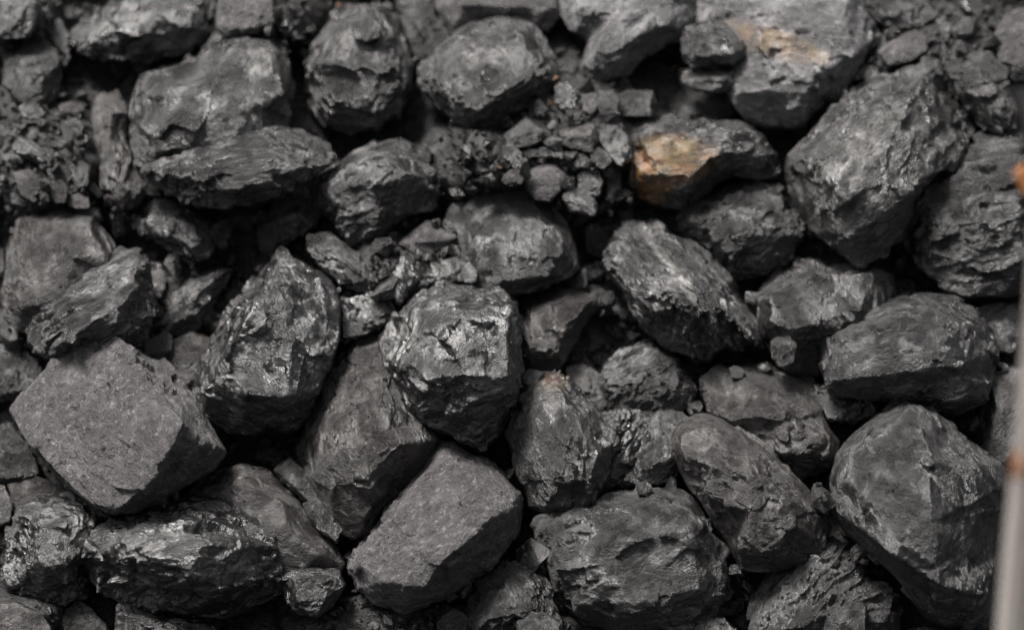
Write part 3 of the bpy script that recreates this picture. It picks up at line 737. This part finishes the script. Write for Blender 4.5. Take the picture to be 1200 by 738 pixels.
L('G8', 'dull brown lump in the gap under the pale block', [(8,566),(40,556),(70,568),(90,584),(60,600),(20,602)], mat='brown', amp=.5)
L('G7', 'small light lump at the left edge above the glossy crumbly lump', [(-14,565),(5,568),(16,590),(12,612),(-14,622)], mat='dusty', amp=.6)
L('G1b', 'glossy crumbly lump broken into shiny steps',
  [(21,594),(42,586),(80,580),(112,592),(132,607),(116,632),(104,660),(97,697),(70,709),(34,709),(9,692),(5,640),(7,622)],
  [[(38,602,34),(80,595,44),(112,608,34)],[(30,640,44),(70,630,52),(98,636,40)],[(35,670,46),(75,668,46)],[(40,695,28),(75,695,26)]], mat='gloss', amp=1.4, pale=[(100,612,20,10,30,.35)])
L('G3', 'light lump with curved cracks beside the long sparkling lump', [(328,672),(345,663),(368,663),(397,667),(406,685),(391,709),(372,723),(350,720),(335,706)],
  [[(345,678,28),(385,676,30)],[(350,704,26),(382,700,26)]], mat='mid', amp=1.0)
L('G2', 'long sparkling lump with a coarse layered lower side',
  [(91,658),(99,634),(128,608),(156,599),(190,589),(224,584),(257,585),(282,595),(306,612),(321,627),(327,654),(339,684),(326,706),(272,723),(220,723),(169,712),(135,697),(100,680)],
  [[(115,640,42),(165,615,58),(225,602,58),(280,612,50)],[(115,670,44),(170,672,72),(230,665,80),(290,645,62),(318,645,38)],[(150,694,42),(220,702,48),(290,695,46)],[(180,640,72),(240,632,74)]], mat='gloss', amp=1.3, lam=-12, lamk=2.2, pale=[(205,630,60,22,0,.2)])
L('G5', 'rounded brown lump in the bottom left corner', [(-14,706),(20,704),(46,717),(62,735),(62,755),(-14,755)], mat='brown', amp=.4)
L('G6', 'dark pyramid shaped lump at the bottom edge under the glossy crumbly lump', [(64,755),(68,730),(76,712),(88,702),(106,710),(126,730),(132,755)], mat='dark')
L('G4', 'ragged slab edge at the bottom under the long sparkling lump', [(134,757),(136,708),(150,705),(172,714),(196,723),(238,726),(258,738),(262,757)], [[(150,725,26),(200,738,28),(240,745,22)]], mat='slate', lam=10, amp=1.3)


# ------------------------------------------------------------------ small fragments between the lumps
rr = random.Random(11)
H0 = HMAP.copy()
BASE0 = heap_base(gu.ravel(), gv.ravel()).reshape(NX, NY)

def chip_mesh(name, seed, mat, sub=True):
    """A broken chip, about 2 x 2 x 2 before scaling: the hull of a few points, its faces broken once more."""
    r = random.Random(seed)
    bm = bmesh.new()
    for k in range(r.randint(9, 15)):
        z = r.uniform(-1, 1); a = r.uniform(0, 2 * math.pi); q = math.sqrt(1 - z * z); e = r.uniform(0.82, 1.05)
        bm.verts.new((q * math.cos(a) * e, q * math.sin(a) * e, z * e))
    h = bmesh.ops.convex_hull(bm, input=bm.verts)
    bmesh.ops.delete(bm, geom=[g for g in h['geom_interior'] if isinstance(g, bmesh.types.BMVert)], context='VERTS')
    bmesh.ops.dissolve_limit(bm, angle_limit=0.12, verts=bm.verts, edges=bm.edges)
    if sub:
        bmesh.ops.triangulate(bm, faces=bm.faces)
        bmesh.ops.subdivide_edges(bm, edges=bm.edges, cuts=1, use_grid_fill=True)
        P = np.array([v.co[:] for v in bm.verts])
        d = 0.10 * fbm(P * 1.3 + seed, seed, 2)
        bm.normal_update()
        for v, k in zip(bm.verts, d): v.co += v.normal * float(k)
    bmesh.ops.triangulate(bm, faces=bm.faces)
    bmesh.ops.recalc_face_normals(bm, faces=bm.faces)
    # the stored mesh is sized in metres for a 10 mm radius
    bmesh.ops.scale(bm, vec=(0.01, 0.01, 0.01), verts=bm.verts)
    me = bpy.data.meshes.new(name); bm.to_mesh(me); bm.free()
    me.materials.append(mat)
    return me

CHIPS = {}
for mk in ('mid', 'gloss', 'slate', 'dark', 'dusty', 'brown'):
    CHIPS[mk] = [chip_mesh('coal_fragment', 40 + 7 * k + len(mk) * 31, MATS[mk]) for k in range(5)]

def footprint(u, v, r):
    i = int((u - U0) / CELL); j = int((v - V0) / CELL); k = max(1, int(r / CELL))
    return slice(max(0, i - k), i + k + 1), slice(max(0, j - k), j + k + 1)

def place_chip(u, v, r, mk, label, group, cat='coal fragment', name='coal_fragment', up=0.35, mesh=None, flat=None):
    si, sj = footprint(u, v, r * 0.7)
    w = float(np.percentile(HMAP[si, sj], 60)) + up * r
    o = bpy.data.objects.new(name, mesh or rr.choice(CHIPS[mk]))
    COL.objects.link(o)
    o.location = to_world([[u, v, w]])[0]
    o.rotation_euler = (rr.uniform(0, 6.28), rr.uniform(0, 6.28), rr.uniform(0, 6.28))
    el = rr.uniform(0.8, 1.35)
    o.scale = (r * el / 10, r / math.sqrt(el) * rr.uniform(.8, 1.1) / 10, r * (flat or rr.uniform(.5, .9)) / 10)
    o['label'] = label; o['category'] = cat
    if group: o['group'] = group
    ii, jj = np.meshgrid(np.arange(si.start, min(si.stop, NX)), np.arange(sj.start, min(sj.stop, NY)), indexing='ij')
    du = U0 + (ii + .5) * CELL - u; dv = V0 + (jj + .5) * CELL - v
    top = w + r * 0.6 * np.sqrt(np.clip(1 - (du * du + dv * dv) / (r * r), 0, 1))
    HMAP[si, sj] = np.maximum(HMAP[si, sj], top)
    return o

def gap_depth(u, v):
    i = int((u - U0) / CELL); j = int((v - V0) / CELL)
    if COVER[i, j]: return 999
    return H0[i, j] - BASE0[i, j]

def scatter(n, box, sizes, label, group, mats, limit=34, tries=120):
    made = []
    jobs = sorted((rr.uniform(0, 1) ** 1.6 * (sizes[1] - sizes[0]) + sizes[0] for _ in range(n)), reverse=True)
    for r in jobs:
        for k in range(tries):
            u, v = rr.uniform(box[0], box[2]), rr.uniform(box[1], box[3])
            if gap_depth(u, v) < limit and all(math.hypot(u - a, v - b) > 0.8 * (r + s) for a, b, s in made):
                place_chip(u, v, r, rr.choice(mats), label, group); made.append((u, v, r))
                break
    return len(made)

DM = ['mid', 'mid', 'brown', 'slate', 'dark']
scatter(62, (535, 60, 735, 262), (5, 17), 'loose coal fragment in the rubble between the broad boulder and the stained lump', 'fragments in the upper middle rubble', DM + ['dusty'], 40)
scatter(60, (-8, 108, 112, 252), (5, 13), 'loose coal fragment in the rubble left of the upright stick shaped lump', 'fragments in the left rubble', DM + ['brown'], 45)
scatter(26, (395, 258, 565, 405), (4, 11), 'loose coal fragment in the hollow above the crystal faced block', 'fragments in the middle hollow', DM, 45)
scatter(34, (1000, -8, 1200, 160), (5, 14), 'loose coal fragment in the dark rubble behind the big ribbed boulder', 'fragments in the top right rubble', DM, 45)
scatter(24, (250, -8, 365, 66), (5, 13), 'loose coal fragment in the rubble around the flat pale grey lump', 'fragments in the top left rubble', DM, 45)
scatter(14, (-8, -8, 84, 100), (5, 12), 'loose coal fragment around the dull dark lump at the top left', 'fragments in the top left corner', DM, 45)
scatter(16, (455, -8, 540, 75), (4, 10), 'loose coal fragment beside the ledged lump with the pebble', 'fragments beside the ledged lump', DM, 40)
scatter(18, (370, 690, 560, 745), (5, 14), 'loose coal fragment at the bottom edge under the big light topped slab', 'fragments at the bottom edge', DM, 45)
scatter(46, (0, 250, 1185, 700), (9, 26), 'dim coal fragment packed deep in a gap between the big lumps', 'fragments deep in the gaps', ['mid', 'dark', 'slate'], 30)

# a few chips of another colour
orange = bpy.data.materials.new('orange_chip'); orange.use_nodes = True
ob = orange.node_tree.nodes['Principled BSDF']
on = orange.node_tree.nodes.new('ShaderNodeTexNoise'); on.inputs['Scale'].default_value = 300
orr = orange.node_tree.nodes.new('ShaderNodeValToRGB')
orr.color_ramp.elements[0].color = (0.06, 0.032, 0.018, 1); orr.color_ramp.elements[1].color = (0.15, 0.075, 0.04, 1)
orange.node_tree.links.new(on.outputs['Fac'], orr.inputs['Fac']); orange.node_tree.links.new(orr.outputs['Color'], ob.inputs['Base Color'])
ob.inputs['Roughness'].default_value = 0.7
ochip = chip_mesh('brick_chip', 77, orange)
for u, v, r, lab in ((583, 196, 5, 'tiny reddish chip on the crumbs left of the six sided nut'),
                     (651, 92, 6, 'small orange brown chip beside the right end of the broad boulder'),
                     (645, 122, 6, 'small orange brown chip under the bright edged chip'),
                     (790, 80, 6, 'tan chip on the plate in front of the tan streaked lump'),
                     (396, 6, 5, 'tan chip at the top edge beside the ledged lump')):
    place_chip(u, v, r, None, lab, None, 'chip', 'brick_chip', 0.7, ochip, 0.5)

# crumbs and grit: far too many to count, joined into one
def grit():
    bms = [chip_mesh('grit_shape', 300 + k, MATS['mid'], False) for k in range(6)]
    shapes = []
    for me in bms:
        v = np.array([x.co[:] for x in me.vertices]); f = np.array([p.vertices[:] for p in me.polygons]); shapes.append((v, f))
    rg = np.random.RandomState(5)
    V, F, n0 = [], [], 0
    def add(u, v, r, lift):
        nonlocal n0
        i = int((u - U0) / CELL); j = int((v - V0) / CELL)
        c = to_world([[u, v, HMAP[i, j] + lift * r]])[0]
        sv, sf = shapes[rg.randint(6)]
        A = np.linalg.qr(rg.normal(size=(3, 3)))[0]
        s = r / 10 * np.array([rg.uniform(.8, 1.5), 1.0, rg.uniform(.4, .8)])
        V.append((sv * s) @ A + c); F.append(sf + n0); n0 += len(sv)
    for (cx, cy, rx, ry, a) in RUBBLE_BEDS:
        for _ in range(int(rx * ry / 200)):
            u, v = cx + rg.normal() * rx * .6, cy + rg.normal() * ry * .6
            if -20 < u < 1215 and -20 < v < 750 and gap_depth(u, v) < 50: add(u, v, rg.uniform(1.2, 4.6), 0.2)
    spots = []
    for _ in range(60000):
        u, v = rg.uniform(-10, 1200), rg.uniform(-10, 745)
        if gap_depth(u, v) < 60 and all((u - a) ** 2 + (v - b) ** 2 > 90 for a, b in spots):
            spots.append((u, v)); add(u, v, rg.uniform(2.0, 7.5), 0.3)
        if len(spots) >= 420: break
    for _ in range(170):                                    # a few crumbs on the lumps themselves
        u, v = rg.uniform(0, 1190), rg.uniform(0, 735)
        add(u, v, rg.uniform(0.8, 2.6), 0.5)
    print('GRIT', len(spots))
    me = bpy.data.meshes.new('coal_grit')
    me.from_pydata(np.concatenate(V).tolist(), [], np.concatenate(F).tolist())
    o = new_object('coal_grit', me, MATS['grit'])
    o['kind'] = 'stuff'; o['label'] = 'crumbs and grit of coal lying between the lumps'; o['category'] = 'coal grit'
    for b in bms: bpy.data.meshes.remove(b)
grit()


# ------------------------------------------------------------------ out of focus things at the right edge, nearer than the heap
def simple_material(name, cols, scale, rough, stretch=(1, 1, 1), bump=0.3):
    m = bpy.data.materials.new(name); m.use_nodes = True
    n, l = m.node_tree.nodes, m.node_tree.links
    b = n['Principled BSDF']; b.inputs['Roughness'].default_value = rough
    tc = n.new('ShaderNodeTexCoord'); mp = n.new('ShaderNodeMapping'); mp.inputs['Scale'].default_value = stretch
    l.new(tc.outputs['Object'], mp.inputs['Vector'])
    t = n.new('ShaderNodeTexNoise'); t.inputs['Scale'].default_value = scale; t.inputs['Detail'].default_value = 6; t.inputs['Roughness'].default_value = .65
    l.new(mp.outputs[0], t.inputs['Vector'])
    r = n.new('ShaderNodeValToRGB')
    r.color_ramp.elements[0].position = 0.35; r.color_ramp.elements[1].position = 0.65
    r.color_ramp.elements[0].color = (*cols[0], 1); r.color_ramp.elements[1].color = (*cols[1], 1)
    l.new(t.outputs['Fac'], r.inputs['Fac']); l.new(r.outputs['Color'], b.inputs['Base Color'])
    bp = n.new('ShaderNodeBump'); bp.inputs['Strength'].default_value = bump; bp.inputs['Distance'].default_value = 0.004
    l.new(t.outputs['Fac'], bp.inputs['Height']); l.new(bp.outputs[0], b.inputs['Normal'])
    return m

M_POST = simple_material('weathered_pale_paint', ((0.20, 0.18, 0.165), (0.56, 0.515, 0.48)), 14, 0.7, (1, 1, 0.12))
M_RUST = simple_material('rust', ((0.16, 0.062, 0.018), (0.36, 0.14, 0.038)), 60, 0.8)
M_IRON = simple_material('dark_iron', ((0.012, 0.012, 0.013), (0.03, 0.028, 0.027)), 40, 0.55)

def bar_between(name, a, b, sx, sy, mat, parent=None, cuts=10, wob=0.0015):
    """A bevelled rectangular bar from a to b (metres); its origin is at its foot a."""
    a, b = Vector(a), Vector(b)
    L_ = (b - a).length
    bm = bmesh.new()
    bmesh.ops.create_cube(bm, size=1.0)
    bmesh.ops.scale(bm, vec=(sx, sy, L_), verts=bm.verts)
    bmesh.ops.translate(bm, vec=(0, 0, L_ / 2), verts=bm.verts)
    bmesh.ops.bevel(bm, geom=list(bm.edges), offset=min(sx, sy) * 0.12, segments=2, affect='EDGES')
    long_e = [e for e in bm.edges if abs(e.verts[0].co.z - e.verts[1].co.z) > L_ * .5]
    bmesh.ops.subdivide_edges(bm, edges=long_e, cuts=cuts)
    r = random.Random(3)
    for v in bm.verts:
        v.co.x += r.uniform(-wob, wob); v.co.y += r.uniform(-wob, wob)
    me = bpy.data.meshes.new(name); bm.to_mesh(me); bm.free()
    o = new_object(name, me, mat)
    q = (b - a).to_track_quat('Z', 'Y')
    o.matrix_world = Matrix.Translation(a) @ q.to_matrix().to_4x4()
    return o

def child_of(o, parent):
    bpy.context.view_layer.update()
    mw = o.matrix_world.copy()
    o.parent = parent
    o.matrix_parent_inverse = parent.matrix_world.inverted()
    o.matrix_world = mw

def scab(name, centre, r, mat, seed, flat=0.35):
    me = chip_mesh(name, seed, mat)
    o = new_object(name, me, None)
    o.location = centre
    o.scale = (r / 10, r * 0.14, r * flat / 10)
    o.rotation_euler = (math.pi / 2 - PITCH, 0, 0.1)
    return o

PWD = 0.075
foot = to_world([[1139, 1600, 0]])[0]
head = to_world([[1281, 200, 1000]])[0]
post = bar_between('leaning_post', foot, head, PWD, PWD * .8, M_POST)
post['label'] = 'pale weathered post out of focus at the right edge'; post['category'] = 'post'
s1 = scab('rust_patch', to_world([[1194, 545, 812]])[0], 10, M_RUST, 901)
child_of(s1, post); s1['label'] = 'bright orange rust patch'

ia = to_world([[1300, 560, 560]])[0]; ib = to_world([[1203, 100, 700]])[0]
bar = bar_between('iron_bar', ia, ib, 0.026, 0.018, M_IRON)
bar['label'] = 'dark iron bar with an orange rusted collar at the right edge'; bar['category'] = 'iron bar'
s2 = scab('rusted_collar', to_world([[1202, 204, 700]])[0], 13, M_RUST, 905, 0.8)
child_of(s2, bar); s2['label'] = 'orange rusted collar'


for o in list(COL.objects):
    if o.type == 'MESH' and o.name.startswith('coal_lump'):
        fix_winding(o)
print('LUMPS', len(LUMPS), 'verts', sum(v['n'] for v in LUMPS.values()))
print(sorted((k, round(v['w'])) for k, v in LUMPS.items()))
